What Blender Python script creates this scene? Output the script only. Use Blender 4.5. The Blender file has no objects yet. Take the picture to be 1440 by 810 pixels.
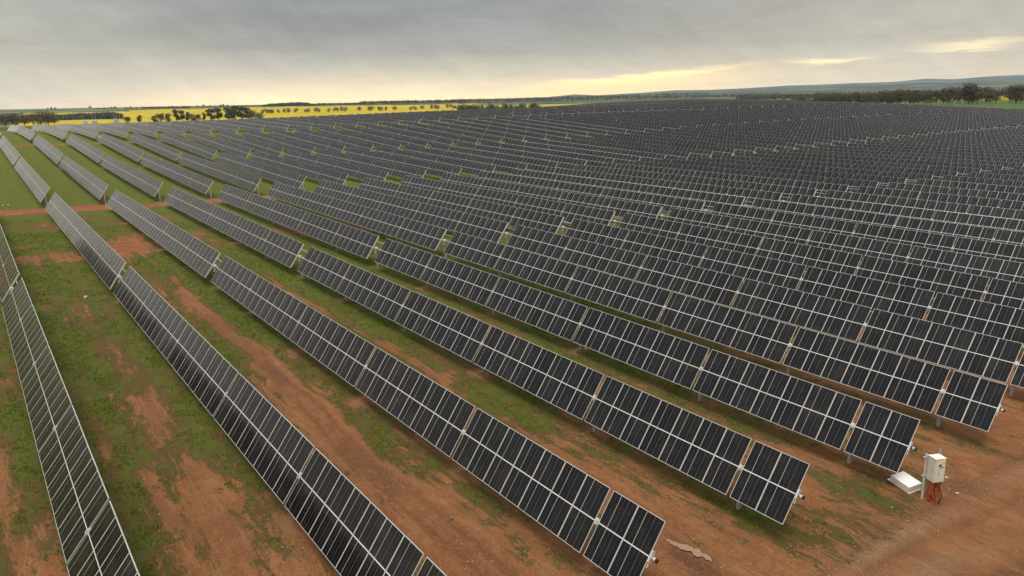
import bpy, math, random
import numpy as np
random.seed(7); rng = np.random.default_rng(7)
R = math.radians
scn = bpy.context.scene
col = scn.collection

# ------------------------------------------------------------------ solved camera and site layout
FPX = 1008.195
CAM = np.array([13.09260, -15.10583, 13.47551])
RGT = np.array([0.60471733, 0.79624981, -0.01741233])
UPV = np.array([-0.19151516, 0.16659917, 0.96724695])
FWD = np.array([-0.77307108, 0.58157627, -0.25323931])
GX = [-520.0, -445.0, -370.0, -295.0, -220.0, -145.0, -70.0, 5.0]
GY = [-60.0, 15.0, 90.0, 165.0, 240.0, 315.0, 390.0]
WT = [-2.163, -0.659, 0.0, 0.011, 0.143, 0.609, 0.463, -1.404, -2.369, -1.088, -0.019, -0.08, 1.026, 1.992, -0.594, -2.287, -0.711, 0.077, -1.509, -2.492, -0.573, 0.472, 1.04, 1.654, 0.677, -0.029, -1.37, -2.657, -0.835, 2.213, 2.203, 0.956, 1.194, 5.837, 5.258, 0.827, 1.51, 1.036, 2.028, -2.585, -5.711, 0.572, 0.454, 1.47, 1.209, -2.098, 3.629, 0.397, -0.446, -0.778, 0.823, 1.111, 0.58, -1.9, -0.121, 2.003, 0.081, 0.176, 0.399]
CW, GAP, TILT, PITCH, SKEW = 1.138642, 0.165073, 0.94434, 6.88196, 0.76690
CHORD = 2.38
AX = 1.75                                     # torque tube above the ground
OFFS = [0.0, 47.9929, 101.5242, 150.041, 203.5723, 252.0892, 305.6205, 354.1373, 407.6686, 456.1854]
SECA = [2, 7, 8, 8, 8, 7]; SECB = [7, 8, 8, 8, 8, 2]
LA = 40*CW+4*GAP+GAP; LB = 41*CW+5*GAP

def zaxis(x, y):
    x = np.asarray(x, float); y = np.asarray(y, float)
    z = WT[0]*x/100+WT[1]*y/100
    i = 3
    for gx in GX:
        for gy in GY:
            z = z+WT[i]*np.exp(-((x-gx)**2+(y-gy)**2)/(2*80.0*80.0)); i += 1
    return z
def sstep(a, b, t):
    t = np.clip((t-a)/(b-a), 0, 1); return t*t*(3-2*t)
HILLPX = [-400, 0, 200, 400, 600, 640, 700, 770, 808, 840, 900, 950, 1000, 1060, 1110, 1150, 1200, 1250, 1300, 1340, 1370, 1400, 1430, 1470, 1700, 2200]
HILLT = [0, 0, 0.3, 0.3, 0.8, 1.5, 2.0, 3.4, 6.3, 4.6, 6.8, 9.4, 9.0, 11.0, 13.4, 13.8, 15.4, 16.2, 20.4, 19.2, 21.8, 23.6, 24.8, 24.2, 18, 8]
def pxD(x, y):
    vx = np.asarray(x, float)-CAM[0]; vy = np.asarray(y, float)-CAM[1]
    h = math.hypot(FWD[0], FWD[1])
    d = vx*FWD[0]+vy*FWD[1]
    D = np.where(d > 1, d, np.hypot(vx, vy))
    rr = vx*RGT[0]+vy*RGT[1]
    px = np.where(d > 1, 720+FPX*rr/np.maximum(d, 1), np.where(rr > 0, 2200, -400))
    dist = np.hypot(vx, vy)
    wb = np.clip(d/np.maximum(dist, 1e-6), 0, 1)
    return np.clip(px, -400, 2200), np.where(d > 1, np.maximum(D, dist*0.3), dist), wb
def vnoise(x, y, s, seed=0):
    x = np.asarray(x, float)/s; y = np.asarray(y, float)/s
    xi = np.floor(x).astype(np.int64); yi = np.floor(y).astype(np.int64); fx = x-xi; fy = y-yi
    fx = fx*fx*(3-2*fx); fy = fy*fy*(3-2*fy)
    def h(a, b):
        n = (a*374761393+b*668265263+seed*1442695041) & 0xffffffff
        n = ((n ^ (n >> 13))*1274126177) & 0xffffffff
        return ((n ^ (n >> 16)) & 0xffff)/65535.0
    return (h(xi, yi)*(1-fx)+h(xi+1, yi)*fx)*(1-fy)+(h(xi, yi+1)*(1-fx)+h(xi+1, yi+1)*fx)*fy
def fbm(x, y, s, seed=0, o=4):
    t = 0; a = .5; n = 0
    for i in range(o):
        t = t+a*vnoise(x+17*i, y-9*i, s, seed+i); n += a; a *= .55; s *= .48
    return t/n
def far_z(x, y):
    px, D, wb = pxD(x, y)
    L = np.interp(D, [0, 350, 520, 700, 1000, 1900, 2500, 3200, 16000], [-2, 4.6, 1.0, -4.0, -9, -9, 5.5, 11.5, 12.5])
    Rr = np.interp(D, [0, 350, 600, 1500, 2500, 5000, 16000], [-2, 5, 4, 4, 9, 12.5, 13])
    m = sstep(860, 1010, px)
    z = L*(1-m)+Rr*m
    T = np.interp(px, HILLPX, HILLT)*wb*1.12
    g = np.interp(D, [0, 3000, 5500, 9000, 11000, 16000], [0, 0, .30, 1.0, .9, .5])
    rel = (fbm(x, y, 1800, 5)-.5)*.5*np.clip((D-3500)/2500, 0, 1)*np.clip((8700-D)/1500, 0, 1)
    z = z+T/FPX*9000*(g+rel*.6)
    return z+(fbm(x, y, 420, 3)-.5)*1.2*np.clip((D-700)/900, 0, 1)
def rows_left_limit(y):
    return np.interp(y, [-60, 138, 345, 400], [-312, -312, -470, -470])
def ground_z(x, y):
    x = np.asarray(x, float); y = np.asarray(y, float)
    dx = np.maximum(np.maximum(rows_left_limit(y)-x, x-45), 0)
    dy = np.maximum(np.maximum(-45-y, y-356), 0)
    w = 1-sstep(0, 130, np.hypot(dx, dy))
    xc = np.clip(x, -560, 110); yc = np.clip(y, -110, 460)
    z = w*(zaxis(xc, yc)-AX)+(1-w)*far_z(x, y)
    return z

# ------------------------------------------------------------------ node helpers
def mat(name):
    m = bpy.data.materials.new(name); m.use_nodes = True
    nt = m.node_tree; b = nt.nodes['Principled BSDF']; return m, nt, b
def N(nt, t, **k):
    n = nt.nodes.new(t)
    for a, v in k.items(): setattr(n, a, v)
    return n
def sock(nt, s, v):
    if isinstance(v, bpy.types.NodeSocket): nt.links.new(v, s)
    elif v is not None: s.default_value = v
def math_(nt, op, a, b=None, c=None, clamp=False):
    n = N(nt, 'ShaderNodeMath', operation=op, use_clamp=clamp)
    sock(nt, n.inputs[0], a); sock(nt, n.inputs[1], b)
    if c is not None: sock(nt, n.inputs[2], c)
    return n.outputs[0]
def mixc(nt, f, a, b, bt='MIX'):
    n = N(nt, 'ShaderNodeMix', data_type='RGBA', blend_type=bt)
    sock(nt, n.inputs[0], f)
    sock(nt, n.inputs[6], a if isinstance(a, bpy.types.NodeSocket) else (*a, 1))
    sock(nt, n.inputs[7], b if isinstance(b, bpy.types.NodeSocket) else (*b, 1))
    return n.outputs[2]
def noise(nt, vec, scale, detail=4, rough=.6, dist=0):
    n = N(nt, 'ShaderNodeTexNoise'); n.inputs['Scale'].default_value = scale
    n.inputs['Detail'].default_value = detail; n.inputs['Roughness'].default_value = rough
    n.inputs['Distortion'].default_value = dist
    if vec is not None: nt.links.new(vec, n.inputs['Vector'])
    return n.outputs['Fac']
def mrange(nt, v, a, b, c=0., d=1., smooth=True):
    n = N(nt, 'ShaderNodeMapRange', interpolation_type='SMOOTHSTEP' if smooth else 'LINEAR')
    sock(nt, n.inputs[0], v)
    for i, q in enumerate((a, b, c, d)): n.inputs[i+1].default_value = q
    return n.outputs[0]
def bump(nt, b, h, strength, dist):
    n = N(nt, 'ShaderNodeBump'); n.inputs['Strength'].default_value = strength; n.inputs['Distance'].default_value = dist
    nt.links.new(h, n.inputs['Height']); nt.links.new(n.outputs[0], b.inputs['Normal'])

# ------------------------------------------------------------------ materials
def make_glass():
    m, nt, b = mat('solar_cells')
    uv = N(nt, 'ShaderNodeUVMap'); sp = N(nt, 'ShaderNodeSeparateXYZ'); nt.links.new(uv.outputs[0], sp.inputs[0])
    u, v = sp.outputs[0], sp.outputs[1]
    fu = math_(nt, 'FRACT', math_(nt, 'MULTIPLY', u, 6.0)); du = math_(nt, 'ABSOLUTE', math_(nt, 'SUBTRACT', fu, .5))
    lu = math_(nt, 'GREATER_THAN', du, .478)
    fv = math_(nt, 'FRACT', math_(nt, 'MULTIPLY', v, 24.0)); dv = math_(nt, 'ABSOLUTE', math_(nt, 'SUBTRACT', fv, .5))
    lv = math_(nt, 'GREATER_THAN', dv, .488)
    st = math_(nt, 'LESS_THAN', math_(nt, 'ABSOLUTE', math_(nt, 'SUBTRACT', u, .3337)), .0085)
    s2 = math_(nt, 'LESS_THAN', math_(nt, 'ABSOLUTE', math_(nt, 'SUBTRACT', u, .6667)), .0050)
    mid = math_(nt, 'LESS_THAN', math_(nt, 'ABSOLUTE', math_(nt, 'SUBTRACT', v, .5)), .0085)
    oi = N(nt, 'ShaderNodeObjectInfo')
    c = mixc(nt, oi.outputs['Random'], (.0035, .0038, .0050), (.0095, .0092, .0105))
    c = mixc(nt, lv, c, (.022, .022, .024))
    c = mixc(nt, lu, c, (.065, .065, .066))
    c = mixc(nt, s2, c, (.13, .13, .13))
    c = mixc(nt, st, c, (.38, .38, .37))
    c = mixc(nt, mid, c, (.62, .62, .60))
    geo = N(nt, 'ShaderNodeNewGeometry')
    dirt = mrange(nt, noise(nt, geo.outputs['Position'], 1.3, 4, .6), .42, .75, 0, .05)
    c = mixc(nt, dirt, c, (.25, .19, .13))
    nt.links.new(c, b.inputs['Base Color'])
    nt.links.new(mrange(nt, oi.outputs['Random'], 0, 1, .09, .15), b.inputs['Roughness']); b.inputs['IOR'].default_value = 1.34
    return m
def simple(name, c, rough=.5, metal=0., var=.12, sc=6, bs=0.):
    m, nt, b = mat(name)
    geo = N(nt, 'ShaderNodeNewGeometry')
    n = noise(nt, geo.outputs['Position'], sc, 5, .65)
    c2 = tuple(q*(1-var*2) for q in c)
    nt.links.new(mixc(nt, mrange(nt, n, .35, .7), c, c2), b.inputs['Base Color'])
    b.inputs['Roughness'].default_value = rough; b.inputs['Metallic'].default_value = metal
    if bs: bump(nt, b, n, .5, bs)
    return m
M = {}
M['glass'] = make_glass()
M['frame'] = simple('panel_frame', (.58, .575, .54), .45, .1, .05, 2)
M['endrail'] = simple('end_rail_aluminium', (.66, .645, .59), .5, .1, .03, 2)
M['back'] = simple('panel_back', (.55, .55, .55), .6, 0, .03, 2)
M['galv'] = simple('galvanised_steel', (.52, .52, .49), .5, .15, .08, 9)
M['tube'] = simple('tube_steel', (.58, .59, .59), .5, .5, .12, 5)
M['dark'] = simple('dark_plastic', (.02, .02, .022), .5, 0, .1, 10)
M['white'] = simple('white_enamel', (.76, .735, .65), .45, 0, .08, 5)
M['lidwhite'] = simple('white_sheet', (.82, .81, .78), .45, 0, .04, 4)
M['grey'] = simple('grey_paint', (.45, .45, .44), .5, 0, .08, 4)
M['orange'] = simple('orange_conduit', (.55, .12, .03), .6, 0, .3, 12)
M['yellow'] = simple('warning_yellow', (.85, .62, .04), .5, 0, .05, 12)
M['stone'] = simple('pale_stone', (.55, .47, .38), .85, 0, .15, 14, .02)
M['clod'] = simple('soil_clod', (.34, .17, .09), .95, 0, .15, 10, .02)
M['bark'] = simple('bark', (.16, .13, .10), .9, 0, .2, 3, .02)
M['conc'] = simple('concrete', (.45, .42, .38), .9, 0, .1, 6)
M['wire'] = simple('fence_wire', (.38, .38, .37), .6, .3, .1, 3)
def leafmat(name, a, b_):
    m, nt, b = mat(name)
    geo = N(nt, 'ShaderNodeNewGeometry'); oi = N(nt, 'ShaderNodeObjectInfo')
    n = noise(nt, geo.outputs['Position'], .55, 4, .6)
    c = mixc(nt, mrange(nt, n, .35, .68), a, b_)
    c = mixc(nt, math_(nt, 'MULTIPLY', oi.outputs['Random'], .45), c, tuple(q*1.5 for q in a))
    nt.links.new(c, b.inputs['Base Color']); b.inputs['Roughness'].default_value = .75
    b.inputs['Specular IOR Level'].default_value = .2
    return m
M['leaf_green'] = leafmat('leaf_green', (.055, .068, .036), (.095, .105, .055))
M['leaf_brown'] = leafmat('leaf_brown', (.075, .068, .042), (.125, .105, .065))
M['leaf_grey'] = leafmat('leaf_grey', (.060, .062, .050), (.10, .095, .072))

def ground_mat():
    m, nt, b = mat('ground')
    geo = N(nt, 'ShaderNodeNewGeometry'); P = geo.outputs['Position']
    A = lambda nm: N(nt, 'ShaderNodeAttribute', attribute_name=nm)
    soil = A('soil').outputs['Fac']; dark = A('dark').outputs['Fac']; red = A('red').outputs['Fac']; farm = A('farmix').outputs['Fac']
    pale = A('pale').outputs['Fac']; mosaic = A('mosaic').outputs['Color']
    mp = N(nt, 'ShaderNodeMapping'); nt.links.new(P, mp.inputs[0]); mp.inputs['Scale'].default_value = (1, 1.5, 1)
    V = mp.outputs[0]
    n0 = noise(nt, V, .22, 5, .6, .4); n1 = noise(nt, V, 1.1, 6, .68, .5); n2 = noise(nt, V, 6.5, 6, .7, .3); n3 = noise(nt, P, 32, 4, .7)
    # grass cover: attribute drives the threshold, noise gives ragged edges
    cov = math_(nt, 'SUBTRACT', math_(nt, 'ADD', math_(nt, 'MULTIPLY', n1, .55), math_(nt, 'ADD', math_(nt, 'MULTIPLY', n2, .42), math_(nt, 'MULTIPLY', n3, .32))), .595)
    g = math_(nt, 'ADD', math_(nt, 'MULTIPLY', math_(nt, 'SUBTRACT', .62, soil), 1.05), math_(nt, 'MULTIPLY', cov, 3.3))
    ms = N(nt, 'ShaderNodeMapping'); nt.links.new(P, ms.inputs[0]); ms.inputs['Scale'].default_value = (.35, 2.6, 1)
    st_ = noise(nt, ms.outputs[0], 1.0, 6, .72, .8)
    g = math_(nt, 'ADD', g, math_(nt, 'MULTIPLY', math_(nt, 'SUBTRACT', st_, .5), 1.7))
    gm = mrange(nt, g, -.20, .24)
    # soil
    s = mixc(nt, mrange(nt, n1, .35, .65), (.31, .118, .042), (.41, .180, .070))
    s = mixc(nt, mrange(nt, n2, .45, .75, 0, .7), s, (.47, .255, .125))
    s = mixc(nt, mrange(nt, n0, .45, .70, 0, .55), s, (.225, .085, .033))
    s = mixc(nt, red, s, mixc(nt, mrange(nt, n1, .4, .62), (.27, .085, .040), (.37, .14, .068)))
    s = mixc(nt, pale, s, mixc(nt, mrange(nt, n2, .35, .6), (.42, .27, .15), (.31, .17, .09)))
    s = mixc(nt, math_(nt, 'MULTIPLY', dark, .85), s, mixc(nt, mrange(nt, n2, .4, .6), (.120, .050, .024), (.18, .082, .042)))
    s = mixc(nt, mrange(nt, n3, .3, .58, .6, 0), s, (.085, .040, .020))
    s = mixc(nt, mrange(nt, noise(nt, V, 2.6, 5, .7, 1.2), .52, .66, 0, .40), s, (.17, .066, .028))
    s = mixc(nt, mrange(nt, noise(nt, P, 11, 3, .6), .68, .76, 0, .5), s, (.50, .38, .27))
    s = mixc(nt, mrange(nt, st_, .50, .70, 0, .5), s, (.15, .062, .028))
    s = mixc(nt, mrange(nt, st_, .30, .44, .4, 0), s, (.44, .225, .105))
    # grass
    gr = mixc(nt, mrange(nt, n1, .38, .64), (.095, .145, .012), (.180, .205, .022))
    gr = mixc(nt, mrange(nt, n2, .42, .72), gr, (.185, .200, .035))
    gr = mixc(nt, mrange(nt, n3, .34, .56, .75, 0), gr, (.042, .060, .012))
    gr = mixc(nt, mrange(nt, noise(nt, V, .5, 4, .6, .5), .52, .70, 0, .5), gr, (.20, .155, .05))
    thin = mixc(nt, mrange(nt, n3, .35, .6), (.21, .130, .040), (.29, .170, .065))
    tm = mrange(nt, math_(nt, 'ABSOLUTE', math_(nt, 'SUBTRACT', math_(nt, 'ADD', g, math_(nt, 'MULTIPLY', math_(nt, 'SUBTRACT', n2, .5), .9)), .02)), .0, .42, .75, 0)
    c = mixc(nt, tm, mixc(nt, gm, s, gr), thin)
    c = mixc(nt, math_(nt, 'MULTIPLY', math_(nt, 'GREATER_THAN', n3, .56), mrange(nt, g, -.5, .1, 0, .55)), c, gr)
    c = mixc(nt, farm, c, mixc(nt, mrange(nt, noise(nt, P, .02, 6, .7), .35, .65, 0, .35), mosaic, (.07, .085, .04)))
    nt.links.new(c, b.inputs['Base Color'])
    wet = mrange(nt, dark, .7, 1.3, .95, .75)
    nt.links.new(wet, b.inputs['Roughness']); b.inputs['Specular IOR Level'].default_value = .25
    h = math_(nt, 'ADD', math_(nt, 'MULTIPLY', n2, .5), math_(nt, 'ADD', math_(nt, 'MULTIPLY', n3, .35), math_(nt, 'MULTIPLY', math_(nt, 'MULTIPLY', gm, n3), .5)))
    bump(nt, b, h, 1.0, .22)
    return m
M['ground'] = ground_mat()
def canola_mat():
    m, nt, b = mat('canola_flower')
    geo = N(nt, 'ShaderNodeNewGeometry'); P = geo.outputs['Position']
    mp = N(nt, 'ShaderNodeMapping'); nt.links.new(P, mp.inputs[0]); mp.inputs['Scale'].default_value = (.004, .02, .01)
    mp.inputs['Rotation'].default_value = (0, 0, R(38))
    c = mixc(nt, mrange(nt, noise(nt, mp.outputs[0], 1.0, 6, .65, .3), .35, .66), (.50, .365, .010), (.37, .295, .014))
    c = mixc(nt, mrange(nt, noise(nt, P, .15, 5, .7), .5, .75, 0, .5), c, (.25, .25, .022))
    nt.links.new(c, b.inputs['Base Color']); b.inputs['Roughness'].default_value = .9; b.inputs['Specular IOR Level'].default_value = .1
    return m
M['canola'] = canola_mat()
def puddle_mat():
    m, nt, b = mat('puddle_water')
    b.inputs['Base Color'].default_value = (.27, .175, .115, 1); b.inputs['Roughness'].default_value = .12; b.inputs['IOR'].default_value = 1.33
    geo = N(nt, 'ShaderNodeNewGeometry'); bump(nt, b, noise(nt, geo.outputs['Position'], 9, 3), .1, .01)
    return m
M['puddle'] = puddle_mat()

# ------------------------------------------------------------------ mesh helpers
class MB:
    def __init__(s): s.v = []; s.f = []; s.m = []; s.uv = {}
    def quad(s, pts, mi=0, uv=None):
        n = len(s.v); s.v += [tuple(p) for p in pts]; s.f.append(tuple(range(n, n+len(pts)))); s.m.append(mi)
        if uv: s.uv[len(s.f)-1] = uv
    def box(s, x0, x1, y0, y1, z0, z1, mi=0, T=None, skip=()):
        c = [(x0, y0, z0), (x1, y0, z0), (x1, y1, z0), (x0, y1, z0), (x0, y0, z1), (x1, y0, z1), (x1, y1, z1), (x0, y1, z1)]
        if T: c = [T(q) for q in c]
        n = len(s.v); s.v += c
        for i, f in enumerate([(0, 3, 2, 1), (4, 5, 6, 7), (0, 1, 5, 4), (1, 2, 6, 5), (2, 3, 7, 6), (3, 0, 4, 7)]):
            if i in skip: continue
            s.f.append(tuple(n+q for q in f)); s.m.append(mi)
    def tube(s, a, b, r, n=10, mi=0, r2=None, cap=True):
        a = np.array(a, float); b = np.array(b, float); d = b-a; d /= np.linalg.norm(d)
        t = np.array([0, 0, 1.]) if abs(d[2]) < .9 else np.array([1., 0, 0]); u = np.cross(d, t); u /= np.linalg.norm(u); w = np.cross(d, u)
        r2 = r if r2 is None else r2; k = len(s.v)
        for c, q in ((a, r), (b, r2)):
            for i in range(n):
                an = 2*math.pi*i/n; s.v.append(tuple(c+(u*math.cos(an)+w*math.sin(an))*q))
        for i in range(n):
            j = (i+1) % n; s.f.append((k+i, k+j, k+n+j, k+n+i)); s.m.append(mi)
        if cap:
            s.f.append(tuple(k+n-1-i for i in range(n))[::1]); s.m.append(mi); s.f.append(tuple(k+n+i for i in range(n))); s.m.append(mi)
    def mesh(s, name, mats, smooth=False):
        me = bpy.data.meshes.new(name); me.from_pydata(s.v, [], s.f)
        for m in mats: me.materials.append(m)
        me.polygons.foreach_set('material_index', s.m)
        if s.uv:
            ul = me.uv_layers.new(name='UVMap')
            for fi, uv in s.uv.items():
                p = me.polygons[fi]
                for li, q in zip(p.loop_indices, uv): ul.data[li].uv = q
        if smooth: me.polygons.foreach_set('use_smooth', [True]*len(s.f))
        me.update(); return me
def obj(name, me, parent=None, loc=None, rot=None):
    o = bpy.data.objects.new(name, me); col.objects.link(o)
    if parent: o.parent = parent
    if loc is not None: o.location = loc
    if rot is not None: o.rotation_euler = rot
    return o
def tag(o, label=None, cat=None, group=None, kind=None):
    if label: o['label'] = label
    if cat: o['category'] = cat
    if group: o['group'] = group
    if kind: o['kind'] = kind
    return o
def gz(x, y): return float(ground_z(np.array([x]), np.array([y]))[0])

# ------------------------------------------------------------------ ground: one sheet out to the hills
AISLES = [(-1, 1.0), (-2, .55), (0, .5), (1, .5), (2, .45), (3, .4), (4, .4), (5, .4)]
def soil_fields(x, y):
    xr = x-SKEW*y/PITCH                       # distance from the row ends
    wob = (fbm(x, y, 9, 11)-.5)
    soil = np.interp(xr, [-330, -120, -80, -50, -28, -12, -3, 40], [.10, .12, .19, .31, .50, .74, 1.0, 1.12])
    soil = soil+(fbm(x*.6, y, 4.0, 21, 5)-.5)*.80+(fbm(x, y, 26, 31, 2)-.5)*.30+(fbm(x*.14, y, 1.0, 23, 3)-.5)*.85
    soil = soil+(fbm(x*.45, y, .75, 25, 2)-.5)*.55*np.clip(1.4-np.hypot(x-CAM[0], y-CAM[1])/110, 0, 1)
    yr = y/PITCH
    fr = yr-np.floor(yr)                      # 0 at a row, .5 mid aisle
    # worn centre of the aisle, grass along the drip line of the panels
    soil = soil+.20*np.exp(-((fr-.55)/.20)**2)*np.interp(xr, [-120, -60, 0], [0, .6, 1])+np.interp(xr, [-40, -10, 0], [1, .35, .1])*(-.16*np.exp(-((fr-.13)/.10)**2)-.10*np.exp(-((fr-.9)/.09)**2))
    soil = np.where(yr < -1.3, soil-.10, soil)
    soil = np.where((yr > .0)&(xr < -14), soil-.10, soil)
    dark = np.zeros_like(x); red = np.zeros_like(x); pale = np.zeros_like(x); dz = np.zeros_like(x)
    # wheel track between second and third rows
    yc = -2.75+.25*np.sin(x/7)+wob*1.0
    fade = sstep(-60, -36, x)*(1-sstep(3, 8, x))
    t = np.exp(-((y-yc)/.62)**2)*fade
    soil = soil+t*1.0; dark = np.maximum(dark, t*np.clip(-.1+1.3*fbm(x*.5, y, 2.2, 77), 0, 1.0)+.0*x)
    for o in (-.42, .42):
        q = np.exp(-((y-yc-o)/.17)**2)*fade*(.4+.9*fbm(x, y, 3, 41)); dark = np.maximum(dark, q*.9); dz -= q*.14
    for k, a in ((-2, -9.6), (0, 3.3), (1, 10.2)):
        t = np.exp(-((y-a-wob*2.2)/.75)**2)*sstep(-52, -30, x)*np.clip(fbm(x, y, 6, 50+k)*3-1.0, 0, 1)
        soil += t*.5; dark = np.maximum(dark, t*.35)
    soil = soil+.45*sstep(0.5, 3.5, xr)
    for o in (.40, .64):                      # paired wheel streaks down every aisle
        q = np.exp(-((fr-o-.02*np.sin(x/5)-wob*.05)/.032)**2)*np.clip(fbm(x*.3, y, 1.2, 140+int(o*100), 3)*3.2-1.2, 0, 1)*sstep(-110, -50, xr)*(1-sstep(-2, 1, xr))
        soil = soil+q*.6; dz -= q*.045; dark = np.maximum(dark, q*.35)
    # cross tracks of red earth
    for xc, wdt in ((-98.8, 3.0), (-200.6, 2.6), (-302.5, 3.0)):
        t = np.exp(-((xr-xc-wob*1.6)/wdt)**4)*(1.0 if xc > -300 else .6)
        soil += t*1.3*np.interp(y, [40, 70], [1, .5]); red = np.maximum(red, t)
        for o in (-.8, .8): dz -= .05*np.exp(-((xr-xc-o)/.25)**2)
    t = np.exp(-((xr+70.5-wob*3)/6.0)**4)*np.clip(fbm(x, y, 4, 61)*3.6-.95, 0, 1)*np.interp(y, [-40, -20, 20, 40], [.6, 1, 1, .3])
    soil += t*.85; red = np.maximum(red, t*.9)
    t = np.exp(-((xr+87-wob*3)/5.0)**4)*np.clip(fbm(x, y, 4, 62)*3.4-.95, 0, 1)*np.interp(y, [-40, -5, 20], [1, 1, .2])
    soil += t*.6; red = np.maximum(red, t*.7)
    # wheel tracks across the front of the row ends
    fr2 = (xr > -6)
    for xc, wd, st in ((1.6, .35, .55), (3.1, .30, .6), (5.0, .55, .8), (6.6, .5, .8), (8.6, .4, .5), (10.4, .5, .6)):
        xx = xc+.5*np.sin(y/6+xc)+wob*.9
        q = np.exp(-((xr-xx)/(wd*.7))**2)*st*np.clip(.2+1.5*fbm(x, y, 4, 91), 0, 1.3)
        dark = np.maximum(dark, q*1.1); dz -= q*.12
    for xc in (2.4, 4.1, 5.8, 7.7):
        xx = xc+.5*np.sin(y/6+xc)+wob*.9
        pale = np.maximum(pale, np.exp(-((xr-xx)/.55)**2)*np.clip(fbm(x, y, 5, 95)*2.4-.7, 0, 1)); dz += .03*np.exp(-((xr-xx)/.4)**2)
    # grassy remnants near the row ends
    for gx, gy, gr, a in ((1.0, 12.3, 1.1, .30), (-1.1, 6.2, .9, .6), (-1.2, 19.0, 1.4, .5), (2.2, 14.8, .7, .5), (-5, 1.2, .9, .55)):
        soil -= a*1.1*np.clip(fbm(x, y, 1.3, 120, 4)*3.2-.85, 0, 1)*np.exp(-(((x-gx)**2+(y-gy)**2)/(gr*1.25)**2))
    # dug earth thrown up round each post
    for k in range(-2, 8):
        for off in OFFS[:2]:
            s = 0; sec = SECA if off == 0 else SECB
            for i, c in enumerate(sec):
                s += c*CW+GAP
                if off == 0 and i == 0: continue
                X = -(off+s-GAP/2)+k*SKEW; Y = k*PITCH-.35
                q = np.exp(-(((x-X)/.85)**2+((y-Y)/.65)**2)**1.3)*(.55+.45*math.sin(k*7.1+i*3.3+off))
                soil += q*.75; pale = np.maximum(pale, q*.75); dz += q*.07
    # mud patch by the puddle
    q = np.exp(-(((x+.6)/1.7)**2+((y-2.85)/.65)**2)); dark = np.maximum(dark, q*1.1); soil += q; dz -= q*.05
    # churned earth behind the electrical box
    q = np.exp(-(((x-3.0)/.9)**2+((y-15.3)/1.3)**2)); dark = np.maximum(dark, q*.8)*1.0; soil += q*.5; dz += q*.04*fbm(x, y, .8, 7)
    dz = dz+(fbm(x, y, 1.6, 71, 3)-.5)*.07
    return soil, dark, red, pale, dz
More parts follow.
